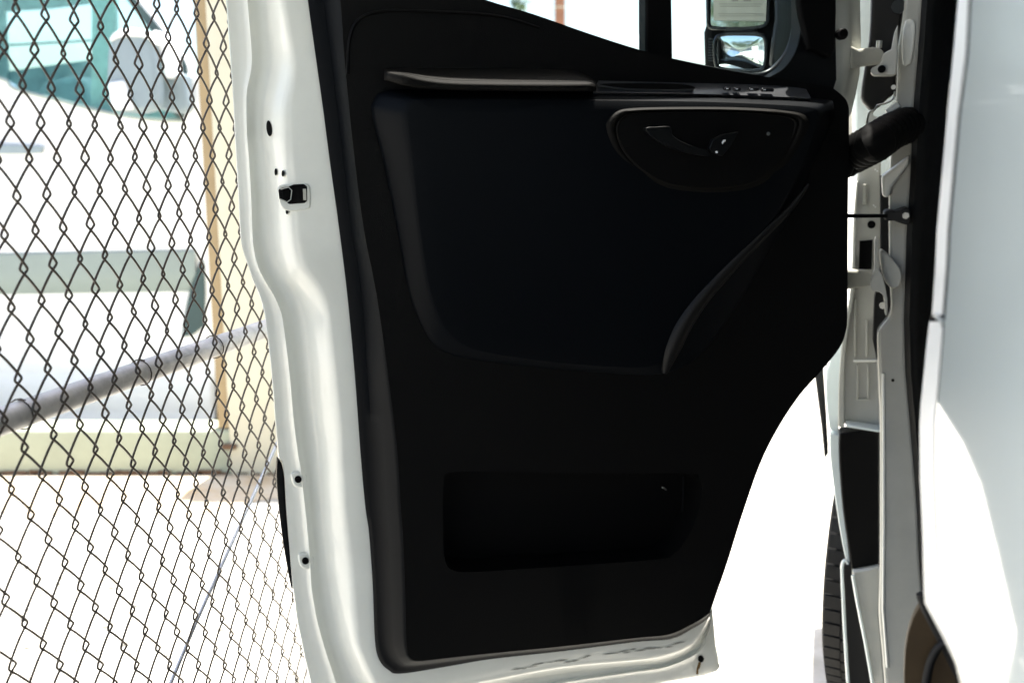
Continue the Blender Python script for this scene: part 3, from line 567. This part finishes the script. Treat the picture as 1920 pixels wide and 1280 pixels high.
# ---- wiring boot and check strap between pillar and door
pth = resample([tuple(p) for p in [dp(1560, 310, -.03), dp(1600, 290, -.045), vs_(1640, 268, 1.80), vs_(1672, 246, 1.88), vs_(1700, 235, 1.95), vs_(1722, 232, 2.02)]], 160)
rad = [(.0315 - .003*(i/159)) + .0050*abs(math.sin(i*math.pi/9)) - .002 for i in range(160)]
tube('wiring_boot', pth, rad, 'trim', van, 16)
prism('check_strap', [dp(1560, 401, -.03), dp(1560, 409, -.03), vs_(1664, 408, 1.90), vs_(1664, 402, 1.90)], -DN*.012, 'trim', van)
prism('check_box', sp(sm([(1658, 398), (1668, 394), (1680, 396), (1690, 392), (1706, 391), (1706, 420), (1690, 419), (1676, 414), (1660, 413)], 2, True), 1.90), VH*.05, 'rubber', van, bevel=.003)
cyl('hinge_bolt', vs_(1698, 404, 1.90), -VH, .0062, .006, 'steel', van, 6)
# ---- door mirror beyond the glass
MA = R(19); MN = Vector((-math.sin(MA), -math.cos(MA), 0)); MP = cut(1385, 60, DP - DN*.15, DN)
def mp(x, y, w=0): return cut(x, y, MP + MN*w, MN)
hs = [(1318, -190), (1322, 48), (1318, 60), (1320, 126), (1336, 144), (1400, 158), (1470, 158), (1480, 120), (1480, -190)]
prism('mirror_housing', [mp(x, y, -.012) for x, y in hs], -MN*.10, 'trim', door, bevel=.015)
ug = sm([(1329, 20), (1329, 44), (1336, 53), (1380, 55), (1425, 52), (1438, 42), (1441, 20), (1444, -120), (1440, -170), (1420, -180), (1345, -180), (1330, -168), (1329, -120)], 3, True)
prism('mirror_glass', [mp(x, y, .004) for x, y in ug], -MN*.006, 'mirror', door)
lg = sm([(1341, 80), (1342, 118), (1350, 130), (1380, 134), (1420, 134), (1434, 124), (1437, 100), (1436, 76), (1426, 66), (1390, 64), (1352, 66)], 3, True)
rows = []
for t in (1, .9, .75, .6, .45, .3, .15, .03):
    rows.append([mp(1389+(x-1389)*t, 99+(y-99)*t, .003 + .0032*(1-t*t) + (99-y)*t*.00006) for x, y in lg])
v, f = loft_g(rows, True); nn = len(lg); f.append(list(range(len(v)-nn, len(v))))
mk('mirror_glass', v, f, 'mirror', door, angle=80)
def rimt(pts): tube('mirror_rim', [mp(x, y, .004) for x, y in pts], .004, 'gloss', door, 8, closed=True)
rimt(ug); rimt(lg)
prism('mirror_arm', [mp(x, y, .02) for x, y in ((1447, -150), (1450, 40), (1446, 60), (1440, 120), (1452, 150), (1540, 160), (1540, -150))], -MN*.05, 'gloss', door, bevel=.01)
for i in range(9):
    prism('housing_rib', [mp(1328, 72+i*5, -.006), mp(1336, 72+i*5, -.006), mp(1336, 74.5+i*5, -.006), mp(1328, 74.5+i*5, -.006)], -MN*.006, 'satin', door)
# paper sheet on the upper mirror glass with lines of print
v, f = prism_g([mp(1338, -70, .010), mp(1338, 38, .010), mp(1436, 40, .010), mp(1440, -70, .010)], -MN*.0012)
nf = len(f)
for y, a, b, h in ((0, 1372, 1384, 3), (0, 1394, 1408, 3), (7.5, 1348, 1428, .8), (12, 1350, 1426, .8), (26, 1346, 1432, .7), (30, 1348, 1430, .7), (-12, 1350, 1426, 1), (-20, 1350, 1426, 1)):
    pv, pf = prism_g([mp(a, y, .0108), mp(b, y, .0108), mp(b, y+h, .0108), mp(a, y+h, .0108)], -MN*.0006)
    o0 = len(v); v += pv; f += [[i+o0 for i in q] for q in pf]
pp = mk('paper_label', v, f, ['paper', 'print'], door, angle=0)
for i, p in enumerate(pp.data.polygons): p.material_index = 0 if i < nf else 1
pp['label'] = 'beige printed paper label stuck over the upper mirror glass'

# ================================================================== CHAIN-LINK FENCE
FA = R(13.3); FD = Vector((math.sin(FA), math.cos(FA), 0)); FNn = Vector((math.cos(FA), -math.sin(FA), 0))  # FNn: towards the van
kz = 1.14; FP = CP + ray(35, 100)*(kz/FPX); FP.z = 0
def fp_(x, y, w=0): return cut(x, y, FP + FNn*w, FNn)
fence = empty('chain_link_fence', (FP.x, FP.y, 0), 'rusty grey chain-link fence at the left of the open door', 'fence')
CH, CW = .0822, .0515
a0 = (fp_(29, 22) - FP).dot(FD); z0 = fp_(29, 22).z        # one interlock measured in the photograph
z_lo = z0 - CH*math.floor((z0-.03)/CH)
def strand(par):
    e = CW*.105; half = CW/4; pts = []
    nper = 25; per = 26; ph = 0 if par == 0 else .5
    for i in range(nper*per+1):
        t = i/per
        tri = 1 - 4*abs((t % 1) - .5)              # +1 at half cell, -1 at whole cell
        sn = -math.cos(2*math.pi*t)
        x = (.06*tri + .94*sn)*(half + e)
        # rounded tips
        dep = .0026*math.sin(2*math.pi*t)
        z = (t - ph)*CH - .0035*math.sin(4*math.pi*t)
        pts.append(Vector((x, dep, z)))
    pts = [p for p in pts if p.z >= -.01]
    return tube_g(pts, .00165, 5)
meshes = []
for par in (0, 1):
    v, f = strand(par)
    me = bpy.data.meshes.new('wire'); me.from_pydata(v, [], f); me.materials.append(M['galv']); me.shade_smooth(); me.update(); meshes.append(me)
random.seed(21)
c0 = math.floor((-.75)/(CW/2)); c1 = math.ceil(1.02/(CW/2))
rotz = math.pi/2 - FA
for k in range(c0, c1+1):
    # strand k lies between interlock columns k and k+1 (column 0 at a0)
    a = a0 + (k+.5)*CW/2
    o = bpy.data.objects.new('wire', meshes[k % 2]); COL.objects.link(o); o.parent = fence
    w = Vector((FP.x, FP.y, 0)) + FD*a
    o.location = Vector((w.x, w.y, z_lo + random.uniform(-.0015, .0015))) - WL[fence.name]
    o.rotation_euler = (random.uniform(-.0015, .0015), random.uniform(-.0007, .0007), rotz)
ra, rb = fp_(0, 790, -.024), fp_(430, 640, -.024); rv = (rb-ra)
rl = [ra + rv*t for t in (-1.5, -.8, 0, .25, .5, .75, 1, 1.35)]
tube('rail', rl, .0165, 'pipe', fence, 18)
endp = rl[-1].copy(); endp.z = 0
tube('post', [endp + FD*.10, endp + FD*.10 + Vector((0, 0, 2.0))], .024, 'pipe', fence, 18)
st_p = rl[0].copy(); st_p.z = 0
tube('post', [st_p, st_p + Vector((0, 0, 2.0))], .024, 'pipe', fence, 18)
tube('top_rail', [st_p + Vector((0, 0, 1.98)), endp + FD*.1 + Vector((0, 0, 1.98))], .0165, 'pipe', fence, 14)
tube('brace_cable', [fp_(540, 785, -.035), fp_(512, 848, -.035), fp_(470, 940, -.035), fp_(420, 1050, -.035), fp_(368, 1165, -.035), fp_(318, 1285, -.035), fp_(290, 1345, -.035)], .0032, 'cable', fence, 8)
for t in (.06, .52, .90):
    c = ra + rv*t; ex = Vector((0, 0, 1)); ey = FNn
    tube('tie_wire', [c + (ex*math.cos(q) + ey*math.sin(q))*.0185 + FD*(.004*q/6.28) for q in [2*math.pi*k/16 for k in range(18)]], .0010, 'galv', fence, 5)

# ================================================================== CREAM WALL BEYOND THE FENCE
WY = 3.886
wall = empty('cream_wall', (-1.6, WY, 0), 'cream painted wall end with low kerb and tan jamb behind the fence', 'wall')
def yq(pts, Y): return [yp(x, y, Y) for x, y in pts]
zk = yp(300, 806, WY).z
prism('kerb', [(-4.6, WY, 0), (-.62, WY, 0), (-.62, WY, zk), (-4.6, WY, zk)], (0, .16, 0), 'kerb', wall, bevel=.012)
xl = yp(430, 800, WY).x
prism('pier', [(xl, WY-.012, 0), (-.62, WY-.012, 0), (-.62, WY-.012, 1.86), (xl, WY-.012, 1.86)], (0, .26, 0), 'cream', wall, bevel=.008)
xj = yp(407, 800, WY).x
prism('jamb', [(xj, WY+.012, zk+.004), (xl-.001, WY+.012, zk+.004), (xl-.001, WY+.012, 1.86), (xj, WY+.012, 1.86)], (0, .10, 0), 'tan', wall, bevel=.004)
p = yp(430, 837, WY-.02); box('jamb_foot', p, Vector((.028, 0, 0)), Vector((0, .012, 0)), Vector((0, 0, .010)), 'grime', wall, .004)
random.seed(9)
parts = []
for k in range(40):
    x = -3.0 + k*.06 + random.uniform(-.02, .02)
    if -3.2 < x < -.66: parts.append(box_g((x, WY-.006, random.uniform(.004, .012)), Vector((random.uniform(.01, .05), 0, 0)), Vector((0, .006, 0)), Vector((0, 0, random.uniform(.004, .014)))))
v, f = merge(parts); o = mk('rust_crust', v, f, 'grime', wall, .002); o['kind'] = 'stuff'

# ================================================================== WHITE VAN PARKED BEYOND
FY = 4.62
fv = empty('parked_van', (-2.2, FY+.9, 0), 'white parked van with teal tinted window seen through the chain-link fence', 'van')
side = sm([(352, 140), (348, 112), (270, 8), (200, -80), (60, -260), (-60, -420), (-160, -520)], 3) + [(-1500, -540), (-1500, 790), (400, 790), (404, 640), (412, 545), (430, 490), (450, 462), (510, 440), (600, 460), (660, 520), (690, 620), (700, 700), (760, 690), (770, 560), (750, 330), (690, 262), (560, 214), (420, 178)]
wo = sm([(-700, 60), (-500, 128), (-120, 132), (0, 146), (30, 168), (110, 188), (200, 210), (280, 221), (338, 222), (350, 205), (350, 150), (338, 105), (262, 12), (190, -76), (60, -240), (-60, -390)], 4) + [(-180, -430), (-690, -430)]
# side wall built as a frame round the window opening
def ringloft(outer, inner, n):
    a = resample(outer + [outer[0]], n+1)[:-1]; b = resample(inner + [inner[0]], n+1)[:-1]; return a, b
body_v = []; 
so = [tuple(p) for p in side]
bm = bmesh.new()
ov = [bm.verts.new(p) for p in yq(so, FY)]; iv = [bm.verts.new(p) for p in yq(wo[::2], FY)]
for L_ in (ov, iv):
    for i in range(len(L_)): bm.edges.new((L_[i], L_[(i+1) % len(L_)]))
bmesh.ops.triangle_fill(bm, edges=bm.edges[:], use_beauty=True, use_dissolve=False, normal=(0, -1, 0))
me_v = [v.co.copy() for v in bm.verts]; bm.verts.index_update(); me_f = [[v.index for v in f.verts] for f in bm.faces]; bm.free()
back = [v + Vector((0, .05, 0)) for v in me_v]; nb = len(me_v); no, ni = len(ov), len(iv)
fs_ = me_f + [[i+nb for i in reversed(q)] for q in me_f]
for s_, n_ in ((0, no), (no, ni)): fs_ += [[s_+i, s_+(i+1) % n_, nb+s_+(i+1) % n_, nb+s_+i] for i in range(n_)]
mk('body_side', me_v + back, fs_, 'farwhite', fv, angle=30)
prism('window', yq(wo, FY+.03), (0, .006, 0), 'teal', fv)
prof2 = [p for p in side[:22]]
top = yq([(352, 140), (348, 112), (270, 8), (60, -260), (-160, -520), (-1500, -540)], FY)
loft('roof', [[p + Vector((0, .02, 0)) for p in top[3:]], [p + Vector((0, 1.9, 0)) for p in top[3:]]], 'farwhite', fv)
loft('windscreen', [[p + Vector((0, .02, 0)) for p in top[:4]], [p + Vector((0, 1.9, 0)) for p in top[:4]]], 'teal', fv)
hd = yq([(352, 140), (420, 178), (560, 214), (690, 262), (750, 330), (770, 560), (760, 690)], FY)
loft('bonnet', [[p + Vector((0, .02, 0)) for p in hd], [p + Vector((0, 1.9, 0)) for p in hd]], 'farwhite', fv)
prism('far_side', yq([(-1500, 790), (700, 700), (690, 262), (350, 140), (340, 240), (-690, 240), (-690, -430), (-1500, -540)], FY+1.9), (0, .04, 0), 'farwhite', fv)
prism('floor', [yp(-1500, 780, FY+.06), yp(700, 780, FY+.06), yp(700, 780, FY+.06)+Vector((0, 1.8, 0)), yp(-1500, 780, FY+.06)+Vector((0, 1.8, 0))], (0, 0, .05), 'cabin', fv)
# cab interior seen through the glass: pale partition, seat, door post
prism('cab_lining', yq([(-300, 300), (174, 300), (174, 112), (100, 122), (0, 136), (-300, 140)], FY+.9), (0, .03, 0), 'seat', fv)
prism('cab_lining', yq([(-300, -440), (174, -440), (174, 6), (90, 16), (0, 22), (-300, 22)], FY+.9), (0, .03, 0), 'seat', fv)
prism('cab_lining', yq([(-300, -100), (2, -100), (14, 160), (-300, 160)], FY+.88), (0, .03, 0), 'seat', fv)
tube('cab_rail', yq([(0, 86), (174, 76)], FY+.92), .006, 'seat', fv)
prism('door_post', yq([(172, -300), (212, -300), (216, 222), (170, 215)], FY+.08), (0, .05, 0), 'seat', fv, bevel=.008)
prism('seat', yq(sm([(60, 260), (70, 170), (100, 150), (160, 150), (190, 260)], 3), FY+.5), (0, .4, 0), 'seat', fv, bevel=.03)
prism('dashboard', yq([(210, 300), (214, 170), (300, 160), (360, 185), (380, 300)], FY+.12), (0, 1.6, 0), 'seat', fv, bevel=.03)
prism('window_trim', yq(sm([(352, 205), (352, 150), (340, 103), (262, 8), (190, -80), (100, -190)], 3) + sm([(94, -182), (180, -72), (248, 14), (318, 108), (326, 150), (324, 210), (340, 226)], 3), FY-.006), (0, .02, 0), 'arch', fv, bevel=.003)
tube('belt_seal', yq(sm([(-500, 130), (-120, 134), (0, 147), (28, 167), (110, 188), (200, 211), (280, 223), (345, 226)], 4), FY-.003), .008, 'moulding', fv, 8)
# mirror
mh = sm([(203, 196), (200, 110), (208, 72), (230, 60), (268, 60), (284, 74), (292, 120), (296, 180), (286, 206), (240, 212)], 4, True)
prism('mirror_housing', yq(mh, FY-.24), (0, .10, 0), 'mirror_grey', fv, bevel=.022)
prism('mirror_cap', yq(sm([(205, 78), (212, 64), (232, 54), (266, 55), (284, 68), (290, 84), (276, 72), (250, 68), (222, 70)], 3, True), FY-.25), (0, .11, 0), 'farwhite', fv, bevel=.01)
prism('mirror_arm', yq(sm([(286, 60), (300, 62), (312, 90), (318, 140), (308, 142), (300, 100)], 3, True), FY-.18), (0, .18, 0), 'farwhite', fv, bevel=.008)
prism('mirror_foot', yq([(294, 140), (346, 138), (352, 200), (340, 214), (296, 206)], FY-.10), (0, .10, 0), 'mirror_grey', fv, bevel=.012)
prism('mirror_foot', yq([(200, 155), (232, 150), (250, 205), (210, 206)], FY-.26), (0, .05, 0), 'farwhite', fv, bevel=.012)
# lower moulding, arch trim, sill, handle
mo = sm([(-1500, 470), (0, 474), (200, 470), (366, 467)], 4); ml = sm([(352, 530), (330, 545), (200, 548), (0, 552), (-1500, 555)], 4)
rows = []
for k in range(30):
    x = -1500 + (366+1500)*k/29; yt = 474 - 7*max(0, x)/366; yb = 552 - 6*max(0, x)/366
    rows.append([yp(x, yt, FY-.001), yp(x, yt+4, FY-.016), yp(x, (yt+yb)/2, FY-.022), yp(x, yb-6, FY-.014), yp(x, yb, FY-.001)])
loft('side_moulding', rows, 'moulding', fv, cap=True)
prism('arch_trim', yq(sm([(377, 486), (368, 506), (356, 540), (346, 590), (341, 632)], 3) + [(360, 628), (381, 612), (383, 550), (381, 500)], FY-.02), (0, .05, 0), 'arch', fv, bevel=.004)
loft('sill', [[yp(x, 700, FY-.001), yp(x, 716, FY-.012), yp(x, 760, FY-.012), yp(x, 790, FY+.02)] for x in (-1500, -500, 0, 200, 395)], 'farwhite', fv)
prism('door_handle', yq(sm([(-60, 272), (70, 274), (76, 281), (66, 288), (-60, 287)], 3, True), FY-.028), (0, .02, 0), 'mirror_grey', fv, bevel=.005)
def far_wheel(xc):
    c = yp(xc, 660, FY+.13); c.z = .36; ay = Vector((0, -1, 0))
    w_ = mk('wheel', *cyl_g(c, ay, .2, .10, 24), 'rim', fv, .01)
    rws = [[c + Vector((0, -o_, 0)) + (Vector((0, 0, 1))*math.cos(2*math.pi*k/36) + Vector((1, 0, 0))*math.sin(2*math.pi*k/36))*r_*.96 for o_, r_ in prof_t] for k in range(36)]; rws.append(rws[0])
    loft('tyre', rws, 'tyre', w_, angle=30)
far_wheel(520); far_wheel(-1000)

# ================================================================== TIMBER POLE AND PLANT SEEN THROUGH THE DOOR WINDOW
pb = gp(1047, 420); pb = CP + ray(1049, 20)*(11.0/FPX); pb.z = 0
pole = empty('timber_pole', pb, 'red-brown timber pole seen through the open door window', 'pole')
tube('shaft', [pb + Vector((.01*math.sin(z*3), 0, z)) for z in (0, .8, 1.6, 2.4, 3.2, 4.4)], [.064, .061, .060, .058, .056, .052], 'pole', pole, 14)
tube('band', [pb + Vector((.066*math.cos(a), .066*math.sin(a), (CP + ray(1049, 15)*(11.0/FPX)).z)) for a in [2*math.pi*k/20 for k in range(20)]], .006, 'cream', pole, 6, closed=True)
def leaf_cloud(name, c, rx, rz, n, size, m, parent):
    v, f = [], []
    for i in range(n):
        while True:
            p = Vector((random.uniform(-1, 1), random.uniform(-1, 1), random.uniform(-1, 1)))
            if .25 < p.length < 1: break
        p = Vector((p.x*rx, p.y*rx, p.z*rz)); p *= .8 + .2*math.sin(p.x*5+p.z*4)
        a = Vector((random.gauss(0, 1), random.gauss(0, 1), random.gauss(0, .6))).normalized(); b = a.orthogonal().normalized()
        s = size*random.uniform(.6, 1.3); k = len(v); q = Vector(c)+p
        v += [q - a*s, q + b*s*.45, q + a*s, q - b*s*.45]; f.append([k, k+1, k+2, k+3])
    o = mk(name, v, f, m, parent, angle=0, recalc=False); return o
sb = CP + ray(972, 14)*(11.0/FPX); sh = empty('slender_plant', (sb.x, sb.y, 0), 'slender green plant left of the red-brown timber pole', 'plant')
tube('stem', [(sb.x, sb.y, 0), (sb.x+.02, sb.y, 1.2), (sb.x-.01, sb.y, 2.3), (sb.x+.02, sb.y, 2.9)], [.012, .010, .008, .004], 'bark', sh, 6)
random.seed(4); leaf_cloud('foliage', (sb.x, sb.y, 2.72), .13, .22, 90, .05, 'leaf', sh)

# ================================================================== BEHIND THE CAMERA, SEEN IN THE DOOR MIRROR
def refl(x, y):
    d = ray(x, y).normalized(); p = mp(x, y); return p, (d - MN*(2*d.dot(MN)))
def in_mirror(x, y, dist):
    p, r = refl(x, y); h = Vector((r.x, r.y, 0)); return p + r*(dist/h.length)
def tree(loc, h, spread, m, label, n):
    t = empty('tree', loc, label, 'tree', 'trees seen in the door mirror')
    loc = Vector(loc)
    tube('trunk', [loc, loc + Vector((.05, .03, h*.25)), loc + Vector((-.04, .0, h*.5)), loc + Vector((.02, .05, h*.8))], [h*.03, h*.024, h*.018, h*.006], 'bark', t, 10)
    parts = []
    for k in range(9):
        a = k*2.4; b0 = loc + Vector((0, 0, h*(.32 + .04*k))); e = b0 + Vector((math.cos(a)*spread*.7, math.sin(a)*spread*.7, h*.18))
        parts.append(tube_g([b0, (b0+e)/2 + Vector((0, 0, .12)), e], [h*.012, h*.008, h*.003], 6))
    v, f = merge(parts); mk('limbs', v, f, 'bark', t)
    v, f = [], []
    for k in range(26):
        a = random.random()*6.28; rr = spread*math.sqrt(random.random())*.85; c = loc + Vector((math.cos(a)*rr, math.sin(a)*rr, h*(.42 + .5*random.random()*(1-.4*rr/spread))))
        cr = spread*random.uniform(.22, .42)
        for i in range(n):
            p = Vector((random.gauss(0, .45), random.gauss(0, .45), random.gauss(0, .38)))*cr; q = c+p
            a1 = Vector((random.gauss(0, 1), random.gauss(0, 1), random.gauss(0, .6))).normalized(); b1 = a1.orthogonal().normalized(); s = random.uniform(.07, .14)
            j = len(v); v += [q - a1*s, q + b1*s*.5, q + a1*s, q - b1*s*.5]; f.append([j, j+1, j+2, j+3])
    mk('crown', v, f, m, t, angle=0, recalc=False)
random.seed(31)
def behind(az, dist): q = mp(1389, 99); return (q.x + math.sin(R(az))*dist, q.y + math.cos(R(az))*dist, 0)
tree(behind(202, 17), 5.6, 2.1, 'leaf', 'bright green spreading tree on the right in the lower door mirror', 130)
tree(behind(213, 22), 4.8, 1.3, 'leaf2', 'dark narrow tree on the left in the lower door mirror', 110)
def car(loc, rz, m, label):
    loc = Vector(loc); c = empty('parked_car', loc, label, 'car', 'cars seen in the door mirror'); Rm = Matrix.Rotation(rz, 4, 'Z')
    def W(x, y, z): return loc + Rm @ Vector((x, y, z))
    body = [(-2.2, .35), (-2.25, .75), (-2.1, .95), (-1.4, 1.0), (1.1, .98), (1.9, .86), (2.2, .70), (2.25, .35)]
    prism('body', [W(x, -.86, z) for x, z in body], Rm @ Vector((0, 1.72, 0)), m, c, bevel=.08)
    cab = [(-1.75, .97), (-1.25, 1.45), (.25, 1.47), (1.1, .97)]
    prism('cabin', [W(x, -.74, z) for x, z in cab], Rm @ Vector((0, 1.48, 0)), 'dark_glass', c, bevel=.06)
    prism('roof', [W(x, -.70, z) for x, z in ((-1.2, 1.45), (.2, 1.47), (.15, 1.51), (-1.1, 1.49))], Rm @ Vector((0, 1.40, 0)), m, c, bevel=.02)
    for x in (-1.35, 1.4):
        for y in (-.88, .70):
            mk('wheel', *cyl_g(W(x, y, .32), Rm @ Vector((0, 1, 0)), .32, .18, 20), 'tyre', c, .03)
    for y in (-.62, .62):
        box('headlight', W(2.24, y, .66), Rm @ Vector((.03, 0, 0)), Rm @ Vector((0, .16, 0)), Vector((0, 0, .07)), 'panel_in', c, .02)
        box('tail_light', W(-2.24, y, .78), Rm @ Vector((.03, 0, 0)), Rm @ Vector((0, .12, 0)), Vector((0, 0, .09)), 'lamp', c, .02)
for az, dist, m, label in ((217, 15, 'carg', 'silver car, leftmost of those in the door mirror'), (209, 13.5, 'carb', 'blue car between the white and silver ones in the door mirror'), (201.5, 12.5, 'carw', 'white car, rightmost of those in the door mirror')):
    car(behind(az, dist), R(75), m, label)
